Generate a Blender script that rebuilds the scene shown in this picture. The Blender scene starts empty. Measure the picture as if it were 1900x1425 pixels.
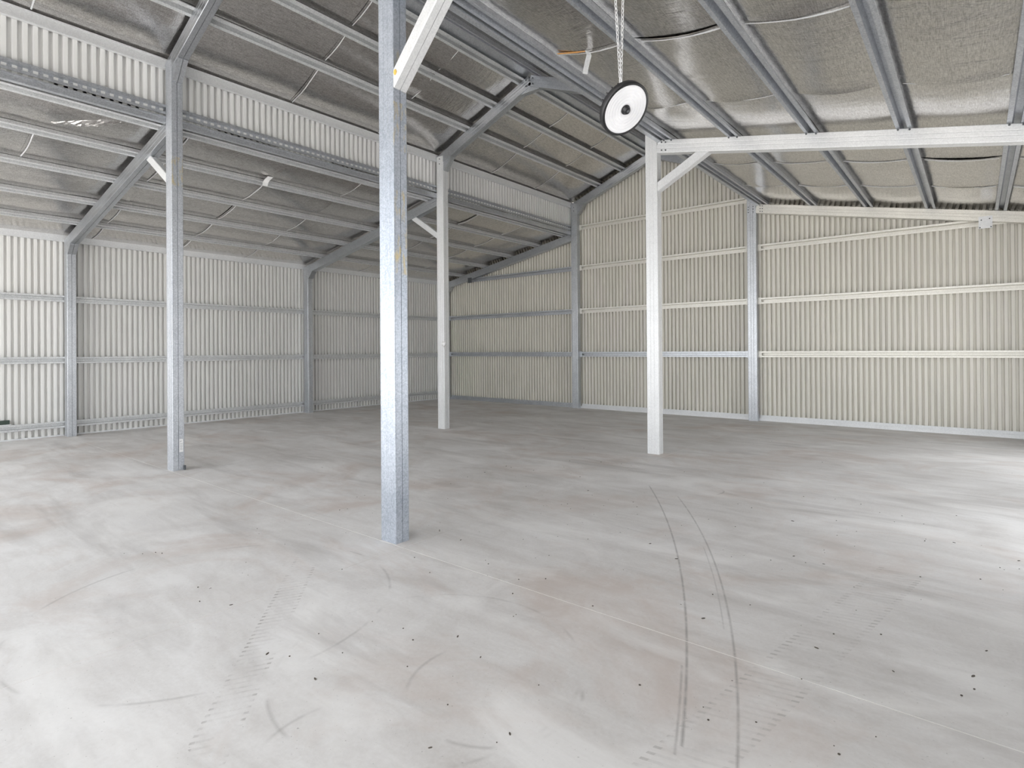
import bpy, bmesh, math, random
from mathutils import Vector, Matrix
random.seed(7)
scene = bpy.context.scene
C = scene.collection

# ------------------------------------------------------------------ camera
YAW, PITCH, ROLL = math.radians(39.244), math.radians(0.198), math.radians(-0.387)
F_PX, CY = 1055.0, 645.3
cam_data = bpy.data.cameras.new('camera')
cam_data.sensor_width = 36.0
cam_data.lens = 36.0 * F_PX / 1900.0
cam_data.shift_y = -(712.5 - CY) / 1900.0
cam_data.clip_start = 0.02
cam = bpy.data.objects.new('camera', cam_data); C.objects.link(cam)
fw = Vector((-math.sin(YAW), math.cos(YAW), 0)); rt = Vector((math.cos(YAW), math.sin(YAW), 0)); up = Vector((0, 0, 1))
fw2 = fw*math.cos(PITCH) + up*math.sin(PITCH); up2 = up*math.cos(PITCH) - fw*math.sin(PITCH)
rt3 = rt*math.cos(ROLL) + up2*math.sin(ROLL); up3 = up2*math.cos(ROLL) - rt*math.sin(ROLL)
CAM = Vector((0, 0, 1.273))
M = Matrix((rt3, up3, -fw2)).transposed().to_4x4(); M.translation = CAM
cam.matrix_world = M
scene.camera = cam

# ------------------------------------------------------------------ sky, exposure
world = bpy.data.worlds.new('sky'); scene.world = world; world.use_nodes = True
wb = world.node_tree.nodes['Background']
wb.inputs[0].default_value = (0.94, 0.97, 1.0, 1); wb.inputs[1].default_value = 1.35
sun_d = bpy.data.lights.new('sun', 'SUN'); sun_d.energy = 4.0; sun_d.angle = math.radians(2.0); sun_d.color = (1.0, 0.975, 0.94)
sun = bpy.data.objects.new('sun', sun_d); C.objects.link(sun)
sun.rotation_euler = (math.radians(20), 0, math.radians(-8))      # high sun in front of the open side: lights the yard, not the floor in view
vs = scene.view_settings
vs.view_transform = 'Standard'; vs.look = 'None'; vs.gamma = 1.0; vs.use_curve_mapping = False
vs.exposure = 1.40

# ------------------------------------------------------------------ dimensions (metres)
XL, X1, X2 = -10.730, -6.724, -3.038
XW = X2 + (X1 - XL)                 # right side wall posts
XR = (X1 + X2)/2
Y0, Ya, Yb, Yc = -1.536, 2.464, 6.464, 10.432
FR = [Y0, Ya, Yb, Yc]
HX, HY = .0774, .058
HE, HR = 4.285, 5.009               # main rafter underside: eave, ridge
HT, HL = 3.645, 2.862               # lean-to rafter underside: top, low end
SM = (HR - HE)/(XR - X1)
SLN = (HT - HL)/(X1 - XL)
DEP = .155
CM, CL = 1/math.sqrt(1+SM*SM), 1/math.sqrt(1+SLN*SLN)
PUR = .061

def zb(x, roof):                    # rafter underside height
    if roof == 'LL': return HT + SLN*(x - X1)
    if roof == 'RL': return HT - SLN*(x - X2)
    return HE + SM*(XR - X1 - abs(x - XR))
def zo(x, roof, off):               # height at a perpendicular offset above the underside
    return zb(x, roof) + off/(CM if roof[0] == 'M' else CL)

# ------------------------------------------------------------------ materials
def new_mat(name):
    m = bpy.data.materials.new(name); m.use_nodes = True
    nt = m.node_tree; b = nt.nodes['Principled BSDF']
    return m, nt, b
def N(nt, t, **kw):
    n = nt.nodes.new(t)
    for k, v in kw.items():
        if k in ('op',): n.operation = v
        else: setattr(n, k, v)
    return n
def val(nt, op, a, b=None, c=None):
    n = nt.nodes.new('ShaderNodeMath'); n.operation = op
    for i, q in enumerate((a, b, c)):
        if q is None: continue
        if isinstance(q, (int, float)): n.inputs[i].default_value = q
        else: nt.links.new(q, n.inputs[i])
    return n.outputs[0]
def ramp(nt, fac, stops):
    r = nt.nodes.new('ShaderNodeValToRGB')
    e = r.color_ramp.elements
    while len(e) < len(stops): e.new(.5)
    for el, (p, c) in zip(e, stops):
        el.position = p; el.color = (c, c, c, 1) if isinstance(c, (int, float)) else (*c, 1)
    nt.links.new(fac, r.inputs[0]); return r.outputs[0]
def noise(nt, vec, scale, detail=4, rough=.55, dist=0):
    n = nt.nodes.new('ShaderNodeTexNoise'); n.inputs['Scale'].default_value = scale
    n.inputs['Detail'].default_value = detail; n.inputs['Roughness'].default_value = rough
    n.inputs['Distortion'].default_value = dist
    if vec is not None: nt.links.new(vec, n.inputs['Vector'])
    return n.outputs[0]
def mapping(nt, vec, scale=(1, 1, 1), rot=(0, 0, 0), loc=(0, 0, 0)):
    n = nt.nodes.new('ShaderNodeMapping')
    n.inputs['Scale'].default_value = scale; n.inputs['Rotation'].default_value = rot; n.inputs['Location'].default_value = loc
    nt.links.new(vec, n.inputs['Vector']); return n.outputs[0]
def position(nt): return nt.nodes.new('ShaderNodeNewGeometry').outputs['Position']
def mix(nt, fac, a, b, blend='MIX'):
    n = nt.nodes.new('ShaderNodeMix'); n.data_type = 'RGBA'; n.blend_type = blend
    if isinstance(fac, (int, float)): n.inputs[0].default_value = fac
    else: nt.links.new(fac, n.inputs[0])
    for i, q in ((6, a), (7, b)):
        if isinstance(q, tuple): n.inputs[i].default_value = (*q, 1)
        else: nt.links.new(q, n.inputs[i])
    return n.outputs[2]
def bump(nt, b, h, strength, dist=.01):
    n = nt.nodes.new('ShaderNodeBump'); n.inputs['Strength'].default_value = strength; n.inputs['Distance'].default_value = dist
    nt.links.new(h, n.inputs['Height']); nt.links.new(n.outputs[0], b.inputs['Normal'])

def mat_galv(name, c0, c1, metal, rough, rust=None):
    m, nt, b = new_mat(name); p = position(nt)
    v = nt.nodes.new('ShaderNodeTexVoronoi'); v.inputs['Scale'].default_value = 110; nt.links.new(p, v.inputs['Vector'])
    sp = val(nt, 'MULTIPLY', v.outputs['Color'], 1.0)
    n1 = noise(nt, p, 6, 4)
    f = val(nt, 'ADD', val(nt, 'MULTIPLY', sp, .55), val(nt, 'MULTIPLY', n1, .45))
    col = mix(nt, ramp(nt, f, [(.25, 0.), (.75, 1.)]), c0, c1)
    if rust:
        s = nt.nodes.new('ShaderNodeSeparateXYZ'); nt.links.new(p, s.inputs[0])
        n2 = noise(nt, mapping(nt, p, (40, 30, 7)), 1.0, 5, .65)
        tot = None
        for z0, z1, k in rust:
            w = val(nt, 'MULTIPLY', val(nt, 'GREATER_THAN', s.outputs[2], z0), val(nt, 'LESS_THAN', s.outputs[2], z1))
            w = val(nt, 'MULTIPLY', w, k)
            tot = w if tot is None else val(nt, 'ADD', tot, w)
        g = nt.nodes.new('ShaderNodeNewGeometry'); sn = nt.nodes.new('ShaderNodeSeparateXYZ'); nt.links.new(g.outputs['Normal'], sn.inputs[0])
        fac = val(nt, 'MULTIPLY', val(nt, 'MULTIPLY', ramp(nt, n2, [(.50, 0.), (.64, .75)]), tot), ramp(nt, sn.outputs[0], [(.3, .0), (.8, 1.)]))
        col = mix(nt, fac, col, (.66, .52, .22))
    nt.links.new(col, b.inputs['Base Color'])
    b.inputs['Metallic'].default_value = metal; b.inputs['Roughness'].default_value = rough
    bump(nt, b, n1, .04)
    return m
GALV = mat_galv('galvanised_steel', (.44, .46, .49), (.64, .66, .69), .72, .36)
GALV_D = mat_galv('rafter_zinc', (.44, .46, .49), (.60, .62, .65), .88, .30)
GALV_R1 = mat_galv('galvanised_steel_rusty', (.36, .40, .46), (.55, .59, .66), .6, .40, [(3.0, 3.27, .7), (2.60, 2.92, .8), (1.78, 2.34, 1.0)])
GALV_R2 = mat_galv('galvanised_steel_stained', (.40, .425, .46), (.60, .62, .66), .55, .42, [(3.06, 3.37, .9)])
GALV_W = mat_galv('zinc_white', (.72, .73, .74), (.84, .85, .86), .30, .40)
GALV_B = mat_galv('zinc_warm_lit', (.72, .70, .64), (.86, .84, .78), .35, .38)  # steel with the bright warm light at the back wall in its colour
GALV_G = mat_galv('girt_zinc', (.56, .57, .58), (.78, .79, .79), .45, .42)
GALV_P = mat_galv('purlin_zinc', (.40, .42, .46), (.60, .62, .65), .65, .40)
DARKM = mat_galv('dark_steel', (.10, .11, .12), (.16, .17, .18), .5, .5)

def mat_sheet(name, c):
    m, nt, b = new_mat(name); p = position(nt)
    n1 = noise(nt, mapping(nt, p, (1.2, 1.2, .5)), 1.4, 5)
    n2 = noise(nt, mapping(nt, p, (3, 3, .4)), 3.0, 4)
    f = val(nt, 'ADD', val(nt, 'MULTIPLY', n1, .6), val(nt, 'MULTIPLY', n2, .4))
    d = tuple(q*.90 for q in c)
    nt.links.new(mix(nt, ramp(nt, f, [(.3, 0.), (.7, 1.)]), d, c), b.inputs['Base Color'])
    b.inputs['Roughness'].default_value = .36; b.inputs['Metallic'].default_value = .0
    return m
SHEET_W = mat_sheet('white_painted_sheet', (.87, .865, .84))
SHEET_C = mat_sheet('lightened_sheet', (.90, .90, .885))  # white sheet lightened to make up for weak light up there
SHEET_B = mat_sheet('warm_lit_sheet', (.81, .785, .71))  # same white sheet, warm light at the back wall put into its colour
BACKING = mat_sheet('outer_sheet', (.6, .6, .58))

def mat_foil():
    m, nt, b = new_mat('silver_foil'); p = position(nt)
    w = noise(nt, mapping(nt, p, (150, 13, 150)), 1.0, 4, .75)
    w2 = noise(nt, mapping(nt, p, (40, 160, 40)), 1.0, 2, .7)
    cr = noise(nt, mapping(nt, p, (1.0, 2.2, 1)), 2.2, 6, .6, .6)
    h = val(nt, 'ADD', val(nt, 'MULTIPLY', w, .09), val(nt, 'ADD', val(nt, 'MULTIPLY', w2, .05), val(nt, 'MULTIPLY', cr, 2.2)))
    f = val(nt, 'ADD', val(nt, 'MULTIPLY', w, .6), val(nt, 'MULTIPLY', w2, .4))
    nt.links.new(mix(nt, ramp(nt, f, [(.38, 0.), (.62, 1.)]), (.40, .378, .355), (.84, .825, .81)), b.inputs['Base Color'])
    b.inputs['Metallic'].default_value = 1.0
    nt.links.new(ramp(nt, cr, [(.3, .14), (.7, .24)]), b.inputs['Roughness'])
    bump(nt, b, h, .22, .012)
    return m
FOIL = mat_foil()

def mat_plain(name, c, rough=.5, metal=0, emit=0):
    m, nt, b = new_mat(name); p = position(nt)
    n1 = noise(nt, p, 30, 3)
    nt.links.new(mix(nt, n1, tuple(q*.88 for q in c), tuple(min(1, q*1.08) for q in c)), b.inputs['Base Color'])
    b.inputs['Roughness'].default_value = rough; b.inputs['Metallic'].default_value = metal
    if emit:
        b.inputs['Emission Color'].default_value = (*c, 1); b.inputs['Emission Strength'].default_value = emit
    return m
BLACK = mat_plain('black_paint', (.02, .02, .022), .35)
LENS = mat_plain('white_diffuser', (.90, .90, .92), .3, 0, .10)
CHAIN = mat_plain('bright_zinc', (.85, .85, .86), .3, .5)
WHITE = mat_plain('white_paper', (.88, .88, .88), .6)
INK = mat_plain('grey_print', (.45, .46, .48), .6)
GREEN = mat_plain('dark_green_paint', (.05, .075, .06), .5)
ORANGE = mat_plain('orange_strip', (.80, .42, .14), .6)
FOAM = mat_plain('yellow_foam', (.85, .55, .12), .8)
CRUMB = mat_plain('dark_litter', (.10, .085, .07), .9)
DUST = mat_plain('pale_joint_filler', (.80, .78, .75), .9)
YARD = mat_plain('yard_gravel', (.60, .585, .565), .95)

def mat_floor():
    m, nt, b = new_mat('concrete'); p = position(nt)
    s = nt.nodes.new('ShaderNodeSeparateXYZ'); nt.links.new(p, s.inputs[0]); x, y = s.outputs[0], s.outputs[1]
    big = noise(nt, mapping(nt, p, (.35, .35, 1)), 1.0, 5, .6, .6)
    mid = noise(nt, mapping(nt, p, (1.5, 2.0, 1), (0, 0, .6)), 1.0, 7, .65, .8)
    strk = noise(nt, mapping(nt, p, (1.1, 6.0, 1), (0, 0, .25)), 1.0, 6, .65, .7)
    fine = noise(nt, p, 55, 5, .7)
    f = val(nt, 'ADD', val(nt, 'ADD', val(nt, 'MULTIPLY', big, .3), val(nt, 'MULTIPLY', mid, .35)), val(nt, 'ADD', val(nt, 'MULTIPLY', strk, .22), val(nt, 'MULTIPLY', fine, .13)))
    col = mix(nt, ramp(nt, f, [(.38, 0.), (.58, 1.)]), (.55, .525, .505), (.77, .76, .755))
    # rusty-brown tint patches and pale worn patches
    t = noise(nt, mapping(nt, p, (.8, 1.0, 1), (0, 0, .2), (3, 1, 0)), 1.0, 6, .65, .9)
    col = mix(nt, val(nt, 'MULTIPLY', ramp(nt, t, [(.50, 0.), (.66, 1.)]), .50), col, (.54, .45, .40))
    t2 = noise(nt, mapping(nt, p, (.9, 1.6, 1), (0, 0, -.3), (7, 4, 0)), 1.0, 6, .6, .7)
    col = mix(nt, val(nt, 'MULTIPLY', ramp(nt, t2, [(.52, 0.), (.66, 1.)]), .55), col, (.85, .84, .83))
    # broad dark rubber smears running along the building
    sm = noise(nt, mapping(nt, p, (.55, 3.2, 1), (0, 0, -.18), (1, 9, 0)), 1.0, 5, .6, .5)
    col = mix(nt, val(nt, 'MULTIPLY', ramp(nt, sm, [(.54, 0.), (.68, 1.)]), .38), col, (.40, .38, .365))
    wear = noise(nt, p, 14, 4, .7)
    def line(curve_x, width, y0, y1, k):
        d = val(nt, 'ABSOLUTE', val(nt, 'SUBTRACT', x, curve_x))
        f = ramp(nt, val(nt, 'DIVIDE', d, width), [(0., 1.), (1., 0.)])
        f = val(nt, 'MULTIPLY', f, val(nt, 'MULTIPLY', val(nt, 'GREATER_THAN', y, y0), val(nt, 'LESS_THAN', y, y1)))
        return val(nt, 'MULTIPLY', val(nt, 'MULTIPLY', f, ramp(nt, wear, [(.28, .25), (.55, 1.)])), k)
    def quad(a, bb, c): # a + b y + c y^2
        return val(nt, 'ADD', a, val(nt, 'MULTIPLY', y, val(nt, 'ADD', bb, val(nt, 'MULTIPLY', y, c))))
    SK1 = quad(*SKID1); SK2 = quad(*SKID2)
    for cx, w, y0, y1, k in ((SK1, .0095, 1.75, 4.9, .58), (SK2, .009, 1.6, 4.7, .50), (val(nt, 'ADD', SK2, -.035), .006, 2.6, 3.6, .30),
                             (val(nt, 'ADD', SK1, -.02), .008, 1.7, 2.2, .4)):
        col = mix(nt, line(cx, w, y0, y1, k), col, (.16, .15, .145))
    # tyre tread prints: bands of short bars
    def tread(cx, half, y0, y1, k, ang, sc):
        d = val(nt, 'ABSOLUTE', val(nt, 'SUBTRACT', x, cx))
        inb = val(nt, 'LESS_THAN', d, half)
        inb = val(nt, 'MULTIPLY', inb, val(nt, 'MULTIPLY', val(nt, 'GREATER_THAN', y, y0), val(nt, 'LESS_THAN', y, y1)))
        wv = nt.nodes.new('ShaderNodeTexWave'); wv.inputs['Scale'].default_value = sc; wv.inputs['Distortion'].default_value = .6
        nt.links.new(mapping(nt, p, (1, 1, 1), (0, 0, ang)), wv.inputs['Vector'])
        bars = ramp(nt, wv.outputs['Fac'], [(.62, 0.), (.8, 1.)])
        rim = val(nt, 'ADD', .45, val(nt, 'MULTIPLY', val(nt, 'GREATER_THAN', d, half*.78), .9))
        wr = ramp(nt, noise(nt, p, 5, 4, .7), [(.42, 0.), (.6, 1.)])
        return val(nt, 'MULTIPLY', val(nt, 'MULTIPLY', bars, rim), val(nt, 'MULTIPLY', inb, val(nt, 'MULTIPLY', wr, k)))
    tr1 = quad(-.98, .165, 0)
    col = mix(nt, tread(tr1, .11, 1.3, 3.9, .36, 1.35, 9), col, (.34, .325, .31))
    tr2 = quad(-1.0, -1.15, 0)
    col = mix(nt, tread(tr2, .11, .75, 1.9, .5, .5, 9), col, (.32, .30, .29))
    # round scuffs
    for cx, cy, r, k in ((-1.42, 1.62, .33, .22), (-1.75, 1.60, .62, .18), (-1.9, 5.05, .16, .3), (-3.0, 1.3, .85, .2), (-1.55, 1.05, .28, .18)):
        dx = val(nt, 'SUBTRACT', x, cx); dy = val(nt, 'SUBTRACT', y, cy)
        rr = val(nt, 'SQRT', val(nt, 'ADD', val(nt, 'MULTIPLY', dx, dx), val(nt, 'MULTIPLY', dy, dy)))
        f = ramp(nt, val(nt, 'DIVIDE', val(nt, 'ABSOLUTE', val(nt, 'SUBTRACT', rr, r)), .012), [(0., 1.), (1., 0.)])
        f = val(nt, 'MULTIPLY', f, ramp(nt, noise(nt, p, 2.2, 3, .6), [(.48, 0.), (.56, 1.)]))
        col = mix(nt, val(nt, 'MULTIPLY', f, k*1.6), col, (.25, .24, .23))
    # specks
    sp = noise(nt, p, 90, 2, .5)
    col = mix(nt, val(nt, 'MULTIPLY', ramp(nt, sp, [(.70, 0.), (.76, 1.)]), .5), col, (.2, .19, .18))
    nt.links.new(col, b.inputs['Base Color'])
    nt.links.new(ramp(nt, mid, [(.3, .62), (.7, .80)]), b.inputs['Roughness'])
    b.inputs['Specular IOR Level'].default_value = .35
    bump(nt, b, val(nt, 'ADD', mid, val(nt, 'MULTIPLY', fine, .4)), .10, .01)
    return m
def fitq(pts):                      # x = a + b y + c y^2, least squares
    import numpy as np
    q = np.polyfit([p[1] for p in pts], [p[0] for p in pts], 2)
    return float(q[2]), float(q[1]), float(q[0])
SKID1 = fitq([(-2.268, 4.754), (-1.663, 3.779), (-1.193, 2.859), (-.8245, 1.988)])
SKID2 = fitq([(-1.914, 4.568), (-1.479, 3.849), (-1.082, 3.122), (-.739, 2.275)])
CONC = mat_floor()

# ------------------------------------------------------------------ mesh helpers
class MB:
    def __init__(s): s.v = []; s.f = []; s.sm = []
    def box(s, x0, x1, y0, y1, z0, z1):
        n = len(s.v)
        s.v += [(x, y, z) for z in (z0, z1) for y in (y0, y1) for x in (x0, x1)]
        s.f += [tuple(n+i for i in q) for q in ((0, 2, 3, 1), (4, 5, 7, 6), (0, 1, 5, 4), (2, 6, 7, 3), (0, 4, 6, 2), (1, 3, 7, 5))]
        return s
    def prism(s, poly, p0, p1, ua, ub, cap=True):
        """polygon (a,b) swept from p0 to p1; a along ua, b along ub"""
        n = len(s.v); k = len(poly); p0, p1, ua, ub = map(Vector, (p0, p1, ua, ub))
        for p in (p0, p1): s.v += [tuple(p + ua*a + ub*b) for a, b in poly]
        for i in range(k):
            j = (i+1) % k; s.f.append((n+i, n+j, n+k+j, n+k+i))
        if cap: s.f.append(tuple(n+i for i in range(k))[::-1]); s.f.append(tuple(n+k+i for i in range(k)))
        return s
    def build(s, name, mat, parent=None, smooth=False):
        me = bpy.data.meshes.new(name); me.from_pydata(s.v, [], s.f); me.validate(); me.update()
        bm = bmesh.new(); bm.from_mesh(me); bmesh.ops.recalc_face_normals(bm, faces=bm.faces); bm.to_mesh(me); bm.free()
        if smooth:
            for p in me.polygons: p.use_smooth = True
        me.materials.append(mat)
        return link(name, me, parent)
def link(name, me, parent=None, loc=None):
    o = bpy.data.objects.new(name, me); C.objects.link(o)
    if loc is not None: o.location = loc
    if parent is not None:
        o.parent = parent; bpy.context.view_layer.update()
        o.matrix_parent_inverse = parent.matrix_world.inverted()
    return o
def tag(o, label, cat, group=None):
    o['label'] = label; o['category'] = cat
    if group: o['group'] = group
    return o
def struct(o, label=None):
    o['kind'] = 'structure'
    if label: o['label'] = label
    return o
def empty(name, loc):
    o = bpy.data.objects.new(name, None); C.objects.link(o); o.location = loc; o.empty_display_size = .1
    o.matrix_world = Matrix.Translation(loc); return o

def channel_poly(sign, hx, hy):
    """half of a boxed pair of C sections: a = +-hx wide, b from the seam out to sign*hy, rounded outer corners, two shallow web grooves"""
    r = .007; g = .0016; P = [(-hx, .0018*sign)]
    for i in range(4):
        t = math.pi/2*i/3; P.append((-hx + r - r*math.cos(t), sign*(hy - r + r*math.sin(t))))
    for gx in (-.022, .022): P += [(gx-.004, sign*hy), (gx, sign*(hy-g)), (gx+.004, sign*hy)]
    for i in range(4):
        t = math.pi/2*(3-i)/3; P.append((hx - r + r*math.cos(t), sign*(hy - r + r*math.sin(t))))
    P.append((hx, .0018*sign))
    return P
def lite_channel(sign, hx, hy):
    r = .006; return [(-hx, .0018*sign), (-hx, sign*(hy-r)), (-hx+r, sign*hy), (hx-r, sign*hy), (hx, sign*(hy-r)), (hx, .0018*sign)]
def boxed(p0, p1, ua, ub, hx, hy, mat, parent, poly=channel_poly):
    for s_ in (-1, 1): MB().prism(poly(s_, hx, hy), p0, p1, ua, ub).build('channel', mat, parent)
def tophat(w, h):
    """thin top-hat section: flanges at b=0, crown at b=h"""
    t = .0022; f = w*.27; c = w*.20
    return [(-w/2, 0), (-w/2+f, 0), (-c+t, h-t), (c-t, h-t), (w/2-f, 0), (w/2, 0), (w/2, t+.003), (w/2-f+t, t), (c+t, h), (-c-t, h), (-w/2+f-t, t), (-w/2, t+.003)]
BOLT = None
def bolt(parent, p, axis):
    global BOLT
    if BOLT is None:
        mb = MB(); mb.prism([(.009*math.cos(i*math.pi/3), .009*math.sin(i*math.pi/3)) for i in range(6)], (0, 0, -.001), (0, 0, .008), (1, 0, 0), (0, 1, 0))
        o = mb.build('bolt', DARKM); BOLT = o.data; bpy.data.objects.remove(o)
    o = link('bolt', BOLT)
    o.matrix_world = Matrix.Translation(p) @ Vector(axis).to_track_quat('Z', 'Y').to_matrix().to_4x4()
    mw = o.matrix_world.copy(); o.parent = parent; bpy.context.view_layer.update(); o.matrix_parent_inverse = parent.matrix_world.inverted()
    return o

# ------------------------------------------------------------------ floor
WX0, WX1 = XL - HX - .052, XW + HX + .052          # inner sheet planes of the side walls
WY1 = Yc + HY + .052; WY0 = Y0 - HY - .05
fl = struct(MB().box(WX0-.1, WX1+.1, WY0, WY1+.1, -.15, -.0012).build('floor', DUST), 'pale grey concrete slab floor with saw-cut joints')
cutx = [WX0-.1, X1+.16, -2.875, WX1+.1]; cuty = [WY0, 2.392, 6.39, WY1+.1]
for i in range(3):
    for j in range(3):
        g = .0028
        MB().box(cutx[i]+g, cutx[i+1]-g, cuty[j]+g, cuty[j+1]-g, -.14, 0).build('slab', CONC, fl)
struct(MB().box(WX1+.11, 30, WY0, 40, -.16, -.02).build('ground', YARD), 'pale gravel yard beside the right wall')
struct(MB().box(-70, 60, -60, 70, -.35, -.16).build('ground', YARD), 'pale gravel yard outside')
struct(MB().box(-40, 30, -40, WY0-.001, -.16, -.02).build('ground', YARD), 'pale gravel apron outside the open front')

# ------------------------------------------------------------------ corrugated walls
PITCH_C, AMP = .0762, .021
RIB = [(0, AMP*.94), (.05, AMP), (.47, AMP), (.52, AMP*.94), (.565, -AMP*.85), (.60, -AMP), (.92, -AMP), (.955, -AMP*.85)]
def rib_d(u):
    f = (u/PITCH_C) % 1.0; q = RIB + [(1.0, AMP*.92)]
    for (a, da), (b, db) in zip(q, q[1:]):
        if a <= f <= b: return da + (db-da)*(f-a)/(b-a)
    return AMP
def corrugated(name, parent, mat, u0, u1, top, bot, put, off=0):
    """sheet with ribs; put(u, d, z) -> xyz, d = depth of the wave"""
    mb = MB(); us = []
    k0 = math.floor(u0/PITCH_C)
    for k in range(k0, math.ceil(u1/PITCH_C)+1):
        for f, d in RIB:
            u = (k+f)*PITCH_C
            if u0 < u < u1: us.append((u, d))
    us = [(u0, rib_d(u0))] + us + [(u1, rib_d(u1))]; n = len(us)-1
    for u, d in us:
        d = d + off
        t = top(u) if callable(top) else top; b = bot(u) if callable(bot) else bot
        mb.v += [put(u, d, b), put(u, d, t)]
    for i in range(n): mb.f.append((2*i, 2*i+2, 2*i+3, 2*i+1))
    return mb.build(name, mat, parent)
def run(parent, mat, u0, u1, top, bot, put, w=.762):
    k = 0; u = u0
    while u < u1 - .01:
        e = min(u+w, u1)
        corrugated('ribbed_sheet', parent, mat, u, min(e+.03, u1), top, bot, put, .0012*(k % 2)); u = e; k += 1

topLL = zo(WX0, 'LL', DEP+PUR)
wl = struct(MB().box(WX0-.13, WX0-.07, WY0, WY1+.13, -.1, topLL).build('wall_left', BACKING), 'white ribbed steel side wall')
run(wl, SHEET_W, WY0, WY1, topLL, -.004, lambda u, d, z: (WX0 + d - AMP, u, z))
DAYLIGHT_GAPS = [(Ya+1.7, Yb-.4), (Yb+.5, Yb+2.6)]; DH = 2.5           # two unseen openings in the right wall, added and sized to let in daylight
mb = MB().box(WX1+.07, WX1+.13, WY0, WY1+.09, DH, topLL)
ed = [WY0] + [q for d_ in DAYLIGHT_GAPS for q in d_] + [WY1+.13]
for i in range(0, len(ed), 2): mb.box(WX1+.07, WX1+.13, ed[i], ed[i+1], -.1, DH)
wr_ = struct(mb.build('wall_right', BACKING), 'ribbed steel side wall of the low right bay')
for i in range(len(ed)-1):
    run(wr_, SHEET_W, ed[i], min(ed[i+1], WY1), topLL, DH if i % 2 else -.004, lambda u, d, z: (WX1 - d + AMP, u, z))
def backtop(u):
    if u < X1 - HX: return zo(u, 'LL', DEP+PUR)
    if u > X2 + HX: return zo(u, 'RL', DEP+PUR)
    return zo(u, 'M', DEP+PUR)
poly = [(WX0-.13, -.1), (WX1+.13, -.1), (WX1+.13, topLL), (X2+HX+.05, zo(X2+HX+.05, 'RL', DEP+PUR)), (X2+HX+.05, zo(X2+HX, 'M', DEP+PUR)),
        (XR, zo(XR, 'M', DEP+PUR)), (X1-HX-.05, zo(X1-HX, 'M', DEP+PUR)), (X1-HX-.05, zo(X1-HX-.05, 'LL', DEP+PUR)), (WX0-.13, topLL)]
wbk = struct(MB().prism(poly, (0, WY1+.07, 0), (0, WY1+.13, 0), (1, 0, 0), (0, 0, 1)).build('wall_back', BACKING), 'cream ribbed steel gable wall')
for a, b in ((WX0, X1-HX), (X1-HX, X2+HX), (X2+HX, WX1)):
    run(wbk, SHEET_B, a, b, (lambda u, a=a, b=b: backtop(min(max(u, a+.001), b-.001))), -.004, lambda u, d, z: (u, WY1 - d + AMP, z))
# front wall: only the infill above the three open door bays
FH = 3.45
fpoly = [(X1-HX-.05, FH), (X2+HX+.05, FH)] + poly[4:7]
wfo = struct(MB().prism(fpoly, (0, WY0-.10, 0), (0, WY0-.05, 0), (1, 0, 0), (0, 0, 1)).build('wall_front', BACKING), 'ribbed front gable infill above the open middle bay')
for a, b in ((X1-HX, X2+HX),):
    run(wfo, SHEET_W, a, b, (lambda u, a=a, b=b: backtop(min(max(u, a+.001), b-.001))), FH, lambda u, d, z: (u, WY0 + d, z))
# clerestory strips above the two low roofs
def clere(side):
    xw = X1-HX-.05 if side < 0 else X2+HX+.05
    zb0 = 3.80; zt = 4.47
    o = MB(); x0, x1 = (xw-.085, xw-.06) if side < 0 else (xw+.06, xw+.085)
    o = struct(o.box(x0, x1, WY0, WY1+.05, zb0, zt).build('wall_upper_left' if side < 0 else 'wall_upper_right', BACKING), 'ribbed clerestory strip between the high roof and the low roof')
    run(o, SHEET_C, WY0, WY1, zt-.02, zb0, (lambda u, d, z: (xw + d - AMP, u, z)) if side < 0 else (lambda u, d, z: (xw - d + AMP, u, z)))
clere(-1); clere(1)

# ------------------------------------------------------------------ roofs: outer sheet + foil strips sagging between purlins
def lin(a, b, n): return [a + (b-a)*i/(n-1) for i in range(n)]
PUR_X = {'LL': [-6.978, -7.70, -8.49, -9.30, -10.09],
         'RL': [-2.824, -2.065, -1.287, -.509, .275],
         'ML': [-6.10, -5.545, -5.035], 'MR': [2*XR+6.10, 2*XR+5.545, 2*XR+5.035]}
SEAMS = {'LL': [.1, 1.48, 2.75, 4.0, 5.15, 6.45, 7.74, 9.02], 'RL': [-.1, 1.3, 2.65, 4.01, 5.38, 6.72, 7.72, 9.04],
         'ML': [-.05, 1.27, 2.58, 3.88, 5.23, 6.5, 7.75, 9.06], 'MR': [.2, 1.5, 2.8, 4.1, 5.4, 6.7, 8.0, 9.2]}
RNG = {'LL': (WX0+.01, X1-HX-.05), 'RL': (X2+HX+.05, WX1-.01), 'ML': (X1-HX-.06, XR), 'MR': (XR, X2+HX+.06)}
CEIL = {}; CRX = -7.33
from mathutils import noise as mnoise
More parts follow.
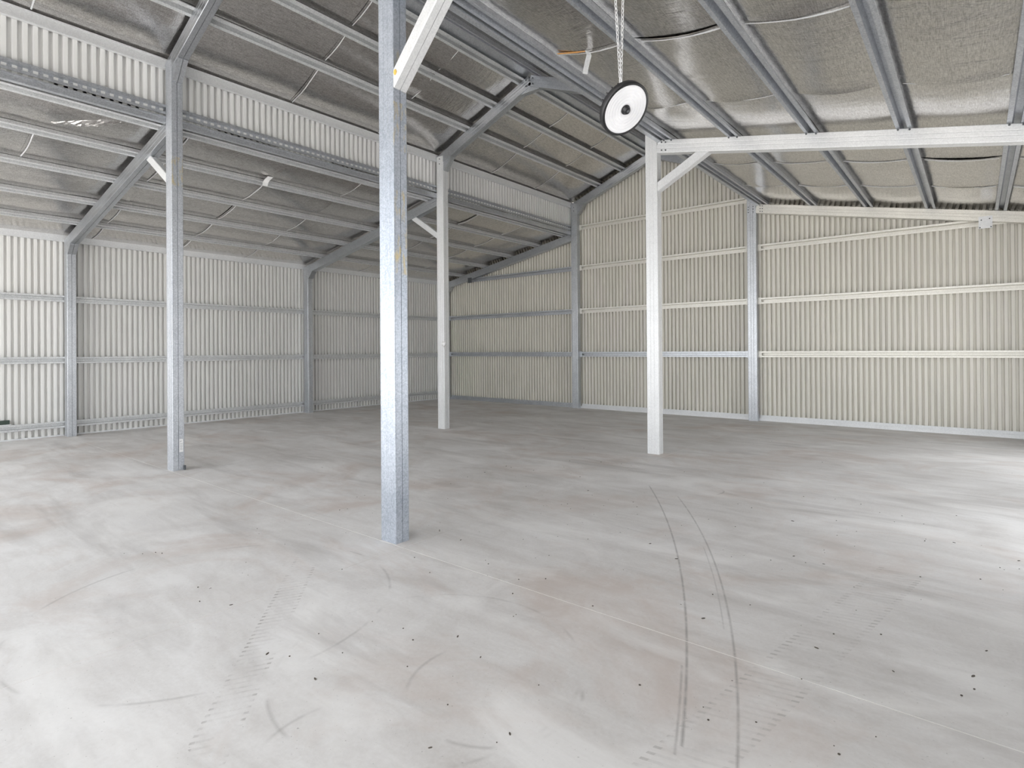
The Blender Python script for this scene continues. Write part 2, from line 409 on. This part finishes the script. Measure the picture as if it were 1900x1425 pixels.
for R_ in ('LL', 'RL', 'ML', 'MR'):
    x0, x1 = RNG[R_]; ex = .13
    if R_ == 'LL': a, b = x0-ex, x1
    elif R_ == 'RL': a, b = x0, x1+ex
    elif R_ == 'ML': a, b = x0-.05, x1
    else: a, b = x0, x1+.05
    o0, o1 = DEP+PUR+.012, DEP+PUR+.03
    rf = R_
    pl = [(a, zo(a, rf, o0)), (b, zo(b, rf, o0)), (b, zo(b, rf, o1)), (a, zo(a, rf, o1))]
    ce = struct(MB().prism(pl, (0, WY0-.25, 0), (0, WY1+.13, 0), (1, 0, 0), (0, 0, 1)).build('ceiling', BACKING),
                {'LL': 'foil-lined low roof over the white side wall', 'RL': 'foil-lined low roof over the right bay', 'ML': 'foil-lined high roof slope by the clerestory strip', 'MR': 'foil-lined high roof slope beyond the ridge'}[R_])
    CEIL[R_] = ce
    px = sorted(PUR_X[R_] + [x0, x1]); ys = [WY0-.1] + SEAMS[R_] + [WY1]
    xs = []
    for i in range(len(px)-1):
        m_ = 8 if px[i+1]-px[i] > .3 else 3
        xs += [(px[i] + (px[i+1]-px[i])*t/m_, t/m_, px[i+1]-px[i], i) for t in range(m_)]
    xs.append((px[-1], 0, 1, 0))
    for k in range(len(ys)-1):
        y0, y1 = ys[k] - .03, ys[k+1] + .012
        yy = [y0 + (y1-y0)*q for q in (0, .04, .12, .3, .5, .7, .88, .955, .985, 1.0)]
        mb = MB(); amp = random.uniform(.8, 1.25)
        for x, t, span, bi in xs:
            for qi, y in enumerate(yy):
                q = (y-y0)/(y1-y0)
                sag = 4*t*(1-t)*min(span, .8)*.048*amp*(1 + .35*mnoise.noise(Vector((bi*3.1, k*2.3+q*1.5, 1.7))))
                fr = min(abs(y - f) for f in FR)
                sag *= (.2 + .8*min(1, fr/.5))
                lip = (.013 + .010*mnoise.noise(Vector((x*1.7, k*3.0, 4)))) * max(0, (q-.90)/.10)**1.5 * 4*t*(1-t)
                wr = .004*mnoise.noise(Vector((x*4, y*4, 2.2)))*4*t*(1-t)
                mb.v.append((x, y, zo(x, R_, DEP+PUR+.006 - (.003 if qi < 3 else 0)*0) - sag - lip + wr))
        w_ = len(yy)
        for i in range(len(xs)-1):
            for j in range(w_-1): mb.f.append((i*w_+j, (i+1)*w_+j, (i+1)*w_+j+1, i*w_+j+1))
        mb.build('foil_strip', FOIL, ce, smooth=True)
# turned-up foil edges hanging at the seams
for R_ in ('LL', 'RL', 'ML'):
    x0, x1 = RNG[R_]; px = sorted(PUR_X[R_] + [x0, x1])
    for k, y in enumerate(SEAMS[R_]):
        if y < .5: continue
        mb = MB()
        for i in range(len(px)-1):
            span = px[i+1]-px[i]
            if span < .3 or mnoise.noise(Vector((i*1.9, k*2.7, 9.1))) < -.22: continue
            ts = [.1 + .8*q/6 for q in range(7)]; r0 = random.uniform(.5, 1.0); n0 = len(mb.v)
            for t in ts:
                x = px[i] + span*t; wv = .008*mnoise.noise(Vector((x*5, k*1.3, .3)))
                zt_ = zo(x, R_, DEP+PUR+.006) - 4*t*(1-t)*span*.05 - .010; hh = .008*r0 + .0025*math.sin(7*t+k)
                mb.v += [(x, y+wv-.007*r0, zt_-hh*.5), (x, y+wv+.006, zt_-hh), (x, y+wv+.008, zt_+.004)]
            for j in range(len(ts)-1):
                a_ = n0+3*j; mb.f += [(a_, a_+3, a_+4, a_+1), (a_+1, a_+4, a_+5, a_+2)]
        if mb.v: mb.build('foil_edge', GALV_W, CEIL[R_])['label'] = 'bright turned edge of a foil strip'
# loose and torn bits of the foil lining
def ribbon(name, pts, w, mat, parent, side=(0, 1, 0), th=.002):
    mb = MB(); s = Vector(side)*w/2
    for p in pts:
        p = Vector(p); mb.v += [tuple(p-s), tuple(p+s), tuple(p+s+Vector((0, 0, th))), tuple(p-s+Vector((0, 0, th)))]
    for i in range(len(pts)-1):
        a = 4*i
        mb.f += [(a, a+1, a+5, a+4), (a+1, a+2, a+6, a+5), (a+2, a+3, a+7, a+6), (a+3, a, a+4, a+7)]
    mb.f += [(3, 2, 1, 0), tuple(4*(len(pts)-1)+i for i in range(4))]
    return mb.build(name, mat, parent, smooth=False)
mb = MB(); nx, ny = 10, 22                                       # a crumpled bulge in the foil of the low left roof
for i in range(nx+1):
    for j in range(ny+1):
        a_, b_ = i/nx, j/ny; hw_ = math.sin(math.pi*b_)**.6
        x = CRX + (a_-.5)*.24*hw_ + .36*(b_-.5); y = 1.51 + .60*b_
        e = math.sin(math.pi*a_)*hw_
        z = zo(x, 'LL', DEP+PUR+.006) - .030 - e*(.030 + .030*abs(mnoise.noise(Vector((x*16, y*9, 3)))) + .012*mnoise.noise(Vector((x*40, y*30, 1)))) + (1-e)*.018
        mb.v.append((x, y, z))
for i in range(nx):
    for j in range(ny): q_ = i*(ny+1)+j; mb.f.append((q_, q_+ny+1, q_+ny+2, q_+1))
mb.build('crumpled_foil', FOIL, CEIL['LL'])['label'] = 'bright crumpled bulge in the foil lining'
zr = lambda x, off: zo(x, 'RL', off)
p_ = ribbon('seam_strip', [(-2.735, 3.985, zr(-2.735, DEP+PUR-.025)), (-2.60, 3.992, zr(-2.6, DEP+PUR-.032)), (-2.46, 4.0, zr(-2.46, DEP+PUR-.037))], .022, ORANGE, CEIL['RL'])  # flat orange strip laid along the open seam
p_['label'] = 'orange strip showing at an open foil seam'
f_ = ribbon('foil_flap', [(-2.45, 4.0, zr(-2.45, DEP+PUR-.03)), (-2.44, 4.01, 3.68), (-2.455, 4.012, 3.64), (-2.475, 4.015, 3.58), (-2.485, 4.02, 3.545)], .045, GALV_W, CEIL['RL'], (.55, .8, 0))
f_['label'] = 'torn strip of foil hanging down'
zl = lambda x, off: zo(x, 'LL', off)
f_ = ribbon('torn_foil', [(-7.52, 3.97, zl(-7.52, DEP+PUR-.03)), (-7.60, 3.96, zl(-7.6, DEP+.015)), (-7.632, 3.955, zl(-7.632, DEP-.008)), (-7.637, 3.95, 3.572)], .07, WHITE, CEIL['LL'], (.2, 1, 0))
f_['label'] = 'crumpled white scrap caught on a purlin'
# ------------------------------------------------------------------ purlins
ORD = ['first', 'second', 'third', 'fourth', 'fifth', 'sixth']
PW = .128
def purlin(x, roof, label, cat='purlin', w=PW):
    sgn = {'LL': 1, 'RL': -1, 'ML': 1, 'MR': -1}[roof]; c = CM if roof[0] == 'M' else CL; sl = (SM if roof[0] == 'M' else SLN)*sgn
    ua = Vector((c, 0, c*sl)); ub = Vector((-c*sl, 0, c))
    z = zo(x, roof, DEP)
    o = MB().prism(tophat(w, PUR-.002), (x, WY0-.05, z+.001), (x, WY1-.02, z+.001), ua, ub).build('roof_purlin', GALV_P if roof[0] == 'R' or roof == 'MR' else GALV_G)
    return tag(o, label, cat, {'LL': 'purlins of the low roof over the white wall', 'RL': 'purlins of the low roof around the lamp', 'ML': 'purlins of the high roof', 'MR': 'purlins of the high roof'}[roof])
for i, x in enumerate(PUR_X['LL']): purlin(x, 'LL', f'galvanised purlin of the low roof over the white wall, {ORD[i]} down from the clerestory strip')
for i, x in enumerate(PUR_X['RL']): purlin(x, 'RL', f'purlin of the lamp-side low roof, {ORD[i]} from the post row' + (', carrying the lamp chains' if i == 2 else ''))
for i, x in enumerate(PUR_X['ML']): purlin(x, 'ML', f'purlin of the high roof by the clerestory, {ORD[i]} up from the strip' + (', beside the ridge' if i == 2 else ''))
for i, x in enumerate(PUR_X['MR']): purlin(x, 'MR', f'galvanised purlin of the far high roof slope, {ORD[i]} up from the lamp-side post row')
# ridge flashing inside the peak
rz = zo(XR, 'M', DEP+PUR)
tag(MB().prism([(-.16, -.16*SM-.004), (0, -.004), (.16, -.16*SM-.004), (.16, -.16*SM), (0, 0), (-.16, -.16*SM)], (XR, WY0, rz-.012), (XR, WY1-.02, rz-.012), (1, 0, 0), (0, 0, 1)).build('ridge_flashing', GALV),
    'galvanised folded ridge flashing along the peak of the high roof', 'flashing')
# eave beams (C sections) along the post rows and side walls
def eave_beam(x0, x1, z0, z1, label, mat=GALV, lip=1):
    mb = MB().box(x0, x1, WY0, WY1-.02, z0, z1)
    xl = x1 if lip > 0 else x0
    for za, zb_ in ((z0, z0+.016), (z1-.016, z1)):
        mb.box(min(xl, xl+lip*.008), max(xl, xl+lip*.008), WY0, WY1-.02, za, zb_)
    return tag(mb.build('eave_beam', mat), label, 'beam')
eave_beam(X1-HX-.042, X1-HX-.008, 4.352, 4.462, 'galvanised eave beam above the white clerestory strip', GALV_W)
eave_beam(X2+HX+.008, X2+HX+.042, 4.352, 4.462, 'galvanised high eave beam over the lamp-side post row', GALV, -1)
eave_beam(XL-HX-.035, XL-HX-.003, 2.972, 3.078, 'pale eave beam along the top of the white side wall', GALV_W)
eave_beam(XW+HX+.003, XW+HX+.035, 2.972, 3.078, 'pale eave beam along the top of the right side wall', GALV_W, -1)
# low-roof head beams against the post rows
eave_beam(X2+HX+.004, X2+HX+.05, zo(X2+HX+.03, 'RL', DEP)-.03, zo(X2+HX+.03, 'RL', DEP+PUR)-.012, 'galvanised head beam where the lamp-side low roof meets the posts')
eave_beam(X1-HX-.05, X1-HX-.004, zo(X1-HX-.03, 'LL', DEP)-.02, zo(X1-HX-.03, 'LL', DEP+PUR)-.012, 'galvanised head beam where the low roof meets the clerestory posts', GALV, 1)

# ------------------------------------------------------------------ posts
def post(x, y, ztop, label, mat=GALV, hx=HX):
    t = tag(empty('steel_post', (x, y, 0)), label, 'post')
    boxed((x, y, 0), (x, y, ztop), (1, 0, 0), (0, 1, 0), hx, HY, mat, t)
    return t
zmain = zo(X1-HX, 'M', DEP)-.004; zlean = zo(XL-HX, 'LL', DEP)-.004
LAB = {(1, 0): 'galvanised post on the white side wall, beside the green bar', (1, 1): 'galvanised post with a white sticker and rust stain, standing free',
       (1, 2): 'rust-streaked galvanised post with a wide white knee brace', (1, 3): 'galvanised post on the right side wall, middle frame',
       (2, 0): 'galvanised post on the white side wall, midway to the back corner', (2, 1): 'slim galvanised post with a white lump at mid height',
       (2, 2): 'pale galvanised post behind the hanging lamp, with a short brace', (2, 3): 'galvanised post on the right side wall, next to the back wall',
       (3, 0): 'galvanised corner post where side wall meets back wall', (3, 1): 'grey galvanised post against the cream back wall below the clerestory end',
       (3, 2): 'bolted galvanised post against the cream back wall where the gable steps down', (3, 3): 'galvanised corner post of the back wall in the right bay',
       (0, 0): 'galvanised front corner post of the white side wall', (0, 1): 'galvanised post at the open front, clerestory row', (0, 2): 'galvanised post at the open front, lamp-side row', (0, 3): 'galvanised front corner post of the right side wall'}
POST = {}
for fi, y in enumerate(FR):
    for ci, x in enumerate((XL, X1, X2, XW)):
        mt = GALV_R1 if (fi, ci) == (1, 2) else GALV_R2 if (fi, ci) == (1, 1) else GALV_W if (fi, ci) in ((2, 2), (2, 1)) else GALV
        POST[fi, ci] = post(x, y, zmain if ci in (1, 2) else zlean, LAB[fi, ci], mt)
# sticker on the free-standing post
st = MB().box(X1+HX, X1+HX+.0012, Ya+.006, Ya+.044, .195, .335).build('sticker', WHITE, POST[1, 1]); st['label'] = 'white paper sticker'
for z, w in ((.315, .020), (.305, .014), (.285, .026), (.27, .024), (.255, .026), (.24, .022), (.225, .026)):
    MB().box(X1+HX+.0011, X1+HX+.0016, Ya+.012, Ya+.012+w, z-.003, z+.002).build('print_line', INK, st)
fb = MB().box(X1+HX, X1+HX+.028, Ya+HY-.012, Ya+HY+.004, 0, .05).build('base_shadow', DARKM, POST[1, 1])  # dark block put in for the shadow at the post foot
bolt(fb, Vector((X1+HX+.02, Ya+HY-.005, .012)), (0, -1, 0))
def blob(name, c, r, mat, parent, seed=0, sc=(1, 1, 1)):
    bm = bmesh.new(); bmesh.ops.create_icosphere(bm, subdivisions=3, radius=1)
    for v in bm.verts:
        k = 1 + .28*mnoise.noise(v.co*1.8 + Vector((seed, 0, 0)))
        v.co = Vector((v.co.x*sc[0], v.co.y*sc[1], v.co.z*sc[2]))*r*k + Vector(c)
    me = bpy.data.meshes.new(name); bm.to_mesh(me); bm.free(); me.materials.append(mat)
    for p in me.polygons: p.use_smooth = True
    return link(name, me, parent)
l_ = blob('white_lump', (X1+HX-.012, Yb-HY+.004, 1.372), .036, WHITE, POST[2, 1], 2, (1, .7, 1.3)); l_['label'] = 'white lump on the post'  # plain white lump added on the post
# ------------------------------------------------------------------ rafters
FRL = ['at the open front', 'in the frame of the rust-streaked post', 'in the frame behind the hanging lamp', 'along the top of the cream back wall']
def rafter(p0, p1, y, ub, label, mat=GALV_D):
    (xa, za), (xb, zb_) = p0, p1
    t = tag(empty('roof_rafter', (xa, y, za)), label, 'rafter')
    boxed((xa, y, za), (xb, y, zb_), ub, (0, 1, 0), DEP/2, HY-.0015, mat, t)
    return t
RAF = {}
hc = DEP/2
for fi, y in enumerate(FR):
    wm = GALV_W if fi == 2 else GALV_B if fi == 3 else GALV_D  # paler steel on lamp-side rafters puts the daylight there into the colour
    # low left
    xa, xb = XL-HX, X1-HX
    RAF[fi, 'LL'] = rafter((xa, zo(xa, 'LL', hc)), (xb, zo(xb, 'LL', hc)), y, Vector((-SLN*CL, 0, CL)), f'box rafter over the white side wall, {FRL[fi]}')
    xa, xb = X2+HX, XW+HX
    RAF[fi, 'RL'] = rafter((xa, zo(xa, 'RL', hc)), (xb, zo(xb, 'RL', hc)), y, Vector((SLN*CL, 0, CL)), f'pale box rafter of the lamp-side roof, {FRL[fi]}', wm)
    xa, xb = X1-HX+.01, XR
    RAF[fi, 'ML'] = rafter((xa, zo(xa, 'M', hc)), (xb, zo(xb, 'M', hc)), y, Vector((-SM*CM, 0, CM)), f'high-roof rafter rising from the clerestory posts, {FRL[fi]}')
    xa, xb = XR, X2+HX-.01
    RAF[fi, 'MR'] = rafter((xa, zo(xa, 'M', hc)), (xb, zo(xb, 'M', hc)), y, Vector((SM*CM, 0, CM)), f'high-roof rafter falling to the lamp-side posts, {FRL[fi]}')
    # haunch and apex brackets
    def plate(poly, parent, name, half=HY*.86, mat=GALV_D):
        for s_ in (-1, 1):
            ya, yb = sorted((y + s_*.002, y + s_*half))
            MB().prism(poly, (0, ya, 0), (0, yb, 0), (1, 0, 0), (0, 0, 1)).build(name, mat, parent)
    h = .17
    xi = X1+HX; plate([(xi, zb(xi, 'M')+.01), (xi, zb(xi, 'M')-.14), (xi+.02, zb(xi, 'M')-.14), (xi+h, zb(xi+h, 'M')-.012), (xi+h, zb(xi+h, 'M')+.01)], RAF[fi, 'ML'], 'haunch_plate')
    xi = X2-HX; plate([(xi, zb(xi, 'M')+.01), (xi, zb(xi, 'M')-.14), (xi-.02, zb(xi, 'M')-.14), (xi-h, zb(xi-h, 'M')-.012), (xi-h, zb(xi-h, 'M')+.01)], RAF[fi, 'MR'], 'haunch_plate')
    plate([(XR-.16, zb(XR-.16, 'M')+.01), (XR-.16, zb(XR-.16, 'M')-.006), (XR+.16, zb(XR+.16, 'M')-.006), (XR+.16, zb(XR+.16, 'M')+.01), (XR, HR+.01)], RAF[fi, 'MR'], 'apex_plate', HY*.7)
    xi = XL+HX; h = .15
    plate([(xi, zb(xi, 'LL')+.01), (xi, zb(xi, 'LL')-.11), (xi+.02, zb(xi, 'LL')-.11), (xi+h, zb(xi+h, 'LL')-.01), (xi+h, zb(xi+h, 'LL')+.01)], RAF[fi, 'LL'], 'haunch_plate', HY*.95)
    xi = XW-HX
    plate([(xi, zb(xi, 'RL')+.01), (xi, zb(xi, 'RL')-.11), (xi-.02, zb(xi, 'RL')-.11), (xi-h, zb(xi-h, 'RL')-.01), (xi-h, zb(xi-h, 'RL')+.01)], RAF[fi, 'RL'], 'haunch_plate', HY*.95)
# bolts at the visible joints
yf = Yc - HY
for dx in (.13, .165):
    for dz in (.03, .078, .125):
        x = X2+HX+dx-.06; bolt(RAF[3, 'RL'], Vector((x, yf, zb(x, 'RL')+dz)), (0, -1, 0))
for dx in (-.05, .03):
    for dz in (.03, .078, .125): bolt(POST[3, 2], Vector((X2+dx, yf, HT-.02+dz)), (0, -1, 0))
yf = Yb - HY
for dx in (.06, .11):
    for dz in (.03, .125): x = X2+HX+dx; bolt(RAF[2, 'RL'], Vector((x, yf, zb(x, 'RL')+dz)), (0, -1, 0))
for x in (PUR_X['RL']):
    for s_ in (-.045, .045): bolt(RAF[2, 'RL'], Vector((x+s_, yf, zb(x+s_, 'RL')+DEP-.010)), (0, -1, 0))
for s_ in (-.06, .06):
    for dz in (.04, .12):
        x = XR+s_; bolt(RAF[2, 'MR' if s_ > 0 else 'ML'], Vector((x, yf, zb(x, 'M')+dz)), (0, -1, 0))
for dz in (.03, .11): bolt(POST[2, 1], Vector((X1, yf, HE-.02+dz)), (0, -1, 0)); bolt(POST[3, 1], Vector((X1, Yc-HY, HE-.05+dz)), (0, -1, 0))
# ------------------------------------------------------------------ knee braces
def brace(pa, pb, y, label, mat, hw, hy, xf, roof):
    """boxed strut: lower end cut plumb on the post face xf, upper end cut along the rafter underside"""
    pa, pb = Vector((pa[0], y, pa[1])), Vector((pb[0], y, pb[1])); d = (pb-pa).normalized(); ub = Vector((-d.z, 0, d.x))
    t = tag(empty('knee_brace', (xf, y, pa.z)), label, 'brace')
    sl = SLN if roof == 'LL' else -SLN
    for s_ in (-1, 1):
        mb = MB(); P = lite_channel(s_, hw, hy); k = len(P); lo, hi = [], []
        for a_, b_ in P:
            o = pa + ub*a_ + Vector((0, b_, 0))
            lo.append(tuple(o + d*((xf-o.x)/d.x)))
            tt = (zb(o.x, roof) - .001 - o.z)/(d.z - sl*d.x); hi.append(tuple(o + d*tt))
        mb.v = lo + hi
        mb.f = [(i, (i+1) % k, k+(i+1) % k, k+i) for i in range(k)] + [tuple(range(k))[::-1], tuple(range(k, 2*k))]
        mb.build('channel', mat, t)
    return t
for fi, y in enumerate(FR[:3]):
    nm = ['at the open front', 'on the rust-streaked post', 'on the post behind the lamp'][fi]
    nl = ['at the open front', 'on the post with the white sticker', 'on the slim post with the white lump'][fi]
    if fi == 1: kb1 = brace((X2+HX, 3.067), (-2.49, 3.538), y, f'wide white knee brace {nm}', GALV_W, .044, .0565, X2+HX+.0006, 'RL')
    else: brace((X2+HX, 3.225), (-2.375, 3.545), y, f'wide white knee brace {nm}', GALV_W, .050, .050, X2+HX+.0006, 'RL')
    brace((X1-HX-.005, 3.14), (-7.41, zb(-7.41, 'LL')+.02), y, f'short knee brace up to the low roof {nl}', GALV_W, .045, .034, X1-HX-.0006, 'LL')

l_ = blob('foam_blob', (X2+HX+.022, Ya-.0575, 3.10), .013, FOAM, kb1, 5, (1, .7, 1.4)); l_['label'] = 'yellow expanding foam'
# ------------------------------------------------------------------ girts
def girt_y(x, z, y0, y1, out, label, w=.10, mat=GALV, name='wall_girt'):
    """top-hat along Y, crown against the sheet; out = direction of the sheet (-1 / +1 in X)"""
    o = MB().prism(tophat(w, .05), (x, y0, z), (x, y1, z), (0, 0, 1), (out, 0, 0)).build(name, mat)
    return tag(o, label, 'girt')
ROW = ['lowest', 'middle', 'upper']; BAY = ['in the bay by the open front', 'in the bay past the green bar', 'in the bay at the back corner']
for r, z in enumerate((.181, 1.163, 2.099)):
    for k in range(3):
        tag(girt_y(XL-HX-.001, z - .006*k*(r > 0), FR[k]+.004, FR[k+1]-.004, -1, '', mat=GALV_G), f'{ROW[r]} steel girt on the white side wall {BAY[k]}', 'girt', 'girts of the white side wall')
        if k == 0: tag(girt_y(XW+HX+.001, z, FR[k]+.004, FR[k+1]-.004, 1, ''), f'{ROW[r]} steel girt on the right side wall {["by the open front", "in its middle bay", "in its back bay"][k]}', 'girt', 'girts of the right side wall')
for k in range(3):
    girt_y(X1-HX-.003, 3.908, FR[k]+.004, FR[k+1]-.004, -1, f'slotted steel girt under the clerestory strip {["by the open front", "between the stickered and the slim post", "running to the back wall"][k]}', .105)
    girt_y(X2+HX+.003, 3.99, FR[k]+.004, FR[k+1]-.004, 1, f'steel girt of the hidden clerestory {["by the open front", "in its middle bay", "in its back bay"][k]}', .105)
def girt_x(z, x0, x1, label, group, ends=(1, 1), mat=GALV_B, w=.105):
    y = Yc + HY - .02; t = tag(empty('wall_girt', (x0, y, z)), label, 'girt', group)
    MB().prism(tophat(w, .066), (x0, y, z), (x1, y, z), (0, 0, 1), (0, 1, 0)).build('top_hat_bar', mat, t)
    for e, x in zip(ends, (x0, x1)):
        if e: MB().box(*( (x, x+.05) if x == x0 else (x-.05, x)), y-.004, y-.0005, z-w/2-.006, z+w/2+.006).build('end_bracket', mat, t)
    return t
G = [(.0, '')]
bz = [1.165, 2.10, 3.035, 3.905]
for i, z in enumerate(bz[:3]):
    nm = ['lower', 'middle', 'upper'][i]
    x0 = XL+HX if i < 2 else -9.86
    girt_x(z, x0, X1-HX, f'{nm} steel girt on the cream wall below the low roof by the corner', 'girts of the back wall', mat=GALV)
    x1 = XW-HX if i < 2 else .62
    girt_x(z, X2+HX, x1, f'{nm} pale girt on the cream wall of the lamp-side bay', 'girts of the back wall')
for i, z in enumerate(bz):
    girt_x(z, X1+HX, X2-HX, f'{["lowest", "second", "third", "topmost"][i]} girt on the cream wall under the high gable', 'girts of the back wall', mat=GALV if i < 1 else GALV_B)
hp = tag(MB().box(.035, .185, Yc-HY-.006, Yc-HY-.0005, 2.93, 3.10).build('hanger_plate', GALV_W), 'square white plate bolted to the back rafter at the upper girt', 'plate')
for x, z in ((.065, 3.05), (.155, 3.06), (.05, 2.945), (.17, 2.945)): bolt(hp, Vector((x, Yc-HY-.006, z)), (0, -1, 0))
tag(MB().box(-9.89, -9.76, Yc-HY-.006, Yc-HY-.0005, 2.955, 3.085).build('hanger_plate', DARKM), 'dark plate hanging the upper girt near the back corner', 'plate')

# ------------------------------------------------------------------ base trims
struct(MB().box(WX0+.0, WX0+.012, WY0, WY1, 0, .022).build('trim_1', GALV_W), 'pale base flashing along the white side wall')
for n, (a, b) in enumerate(((XL+HX, X1-HX), (X1+HX, X2-HX), (X2+HX, XW-HX))):
    mb = MB().box(a, b, WY1-.062, WY1-.018, 0, .006).box(a, b, WY1-.022, WY1-.018, .006, .095).box(a, b, WY1-.062, WY1-.058, .006, .05)
    struct(mb.build(f'trim_{n+2}', GALV_W if n else GALV), 'pale base channel along the foot of the cream wall')

# ------------------------------------------------------------------ hanging lamp
def pix(u, v, depth):
    return CAM + (fw2 + rt3*((u-950)/F_PX) - up3*((v-CY)/F_PX))*depth
D = 2.654
Lc = pix(1160, 203, D)
to_cam = (CAM - Lc).normalized()
right = rt3; down = -up3
q = (right*.80 + down*.60); q = (q - to_cam*q.dot(to_cam)).normalized()
n_ = (to_cam*.74 + q*.67).normalized()
lamp = tag(empty('high_bay_light', Lc), 'round white-faced high bay light with black rim, hanging tilted on two chains', 'light')
rot = n_.to_track_quat('Z', 'Y').to_matrix().to_4x4()
def lathe(name, prof, mat, parent, seg=56):
    mb = MB(); k = len(prof)
    for i in range(seg):
        a = 2*math.pi*i/seg
        for r, z in prof: mb.v.append(tuple(Matrix.Translation(Lc) @ rot @ Vector((r*math.cos(a), r*math.sin(a), z))))
    for i in range(seg):
        for j in range(k-1):
            mb.f.append((i*k+j, ((i+1) % seg)*k+j, ((i+1) % seg)*k+j+1, i*k+j+1))
    return mb.build(name, mat, parent, smooth=True)
RO = .124
lathe('housing', [(RO-.012, .006), (RO-.004, .008), (RO, .004), (RO, -.022), (RO-.010, -.030), (.085, -.036), (.075, -.060), (.001, -.062)], BLACK, lamp)
prof = [(.0, .003)]
rr = .026
while rr < RO-.014:
    prof += [(rr, .003), (rr+.006, .0095), (rr+.011, .003)]; rr += .015
prof.append((RO-.011, .003))
lathe('diffuser', prof, LENS, lamp)
cap = lathe('sensor_cap', [(.0, .024), (.012, .024), (.016, .020), (.0165, .012), (.021, .010), (.023, .004), (.023, .0)], BLACK, lamp)
lathe('cap_slot', [(.0, .0255), (.006, .0255), (.007, .0235)], DARKM, cap, 16)
for i in range(20):
    a = 2*math.pi*i/20; m4 = Matrix.Translation(Lc) @ rot @ Matrix.Rotation(a, 4, 'Z')
    mb = MB().box(.072, RO-.018, -.0025, .0025, -.055, -.032); mb.v = [tuple(m4 @ Vector(v)) for v in mb.v]
    mb.build('heat_fin', BLACK, lamp)
hook_p = Lc - n_*.085
hb = pix(1152, 166, D)
def torus(bm_v, bm_f, c, m3, rx, ry, t, n=10, k=5):
    b0 = len(bm_v)
    for i in range(n):
        a = 2*math.pi*i/n; cc = Vector((rx*math.cos(a), ry*math.sin(a), 0)); nn = Vector((math.cos(a), math.sin(a), 0))
        for j in range(k):
            b_ = 2*math.pi*j/k; bm_v.append(tuple(Vector(c) + m3 @ (cc + nn*t*math.cos(b_) + Vector((0, 0, t*math.sin(b_))))))
    for i in range(n):
        for j in range(k):
            bm_f.append((b0+i*k+j, b0+((i+1) % n)*k+j, b0+((i+1) % n)*k+(j+1) % k, b0+i*k+(j+1) % k))
def chain(p0, p1, parent):
    mb = MB(); p0, p1 = Vector(p0), Vector(p1); d = (p1-p0); L = d.length; d.normalize(); s = .0205; n = int(L/s)
    base = d.to_track_quat('X', 'Z').to_matrix()
    for i in range(n+1):
        m3 = base @ Matrix.Rotation(math.pi/2*(i % 2)+.6, 3, 'X')
        torus(mb.v, mb.f, p0 + d*(i*s), m3, .0135, .0062, .0021)
    return mb.build('chain', CHAIN, parent, smooth=True)
MB().prism([(.006*math.cos(i*math.pi/4), .006*math.sin(i*math.pi/4)) for i in range(8)], Lc-n_*.055, hb, rt3, fw2).build('hook', CHAIN, lamp)
ztop_ = zo(-1.287, 'RL', DEP)
side = Vector((math.cos(YAW), math.sin(YAW), 0)); base_xy = Vector((hb.x, hb.y, 0))
for off in (-.051, .030):
    chain(hb, base_xy + side*off + Vector((0, 0, ztop_)), lamp)

# ------------------------------------------------------------------ small things
gb = tag(empty('green_bar', (XL-HX+.02, 1.40, .232)), 'short dark green bar resting on the lowest girt of the white side wall', 'bar')
MB().box(XL-HX-.045, XL-HX+.005, .95, 1.765, .245, .305).build('bar', GREEN, gb)
MB().box(XL-HX-.045, XL-HX+.012, .95, 1.785, .232, .245).build('foot_strip', GALV_W, gb)
mb = MB()
for i in range(260):
    if i < 200: y = 1.2 + 4.5*random.random()**1.3; x = random.uniform(-4.2, .6)
    else: y = random.uniform(1.5, 9.5); x = random.uniform(-10, .5)
    if x < 0 and math.hypot(x, y) < .9: continue
    r = random.uniform(.0014, .0042); a = random.uniform(0, 6.28); k = random.choice((1, 1, 1.3, 2.6)); h = r*.7
    P = [(r*k*math.cos(t)*math.cos(a) - r*math.sin(t)*math.sin(a), r*k*math.cos(t)*math.sin(a) + r*math.sin(t)*math.cos(a)) for t in (0, 1.2, 2.3, 3.3, 4.4, 5.4)]
    mb.prism(P, (x, y, .0002), (x, y, h), (1, 0, 0), (0, 1, 0))
lt = mb.build('floor_litter', CRUMB); lt['kind'] = 'stuff'; tag(lt, 'dark crumbs of dirt and leaf litter scattered over the concrete floor', 'litter')
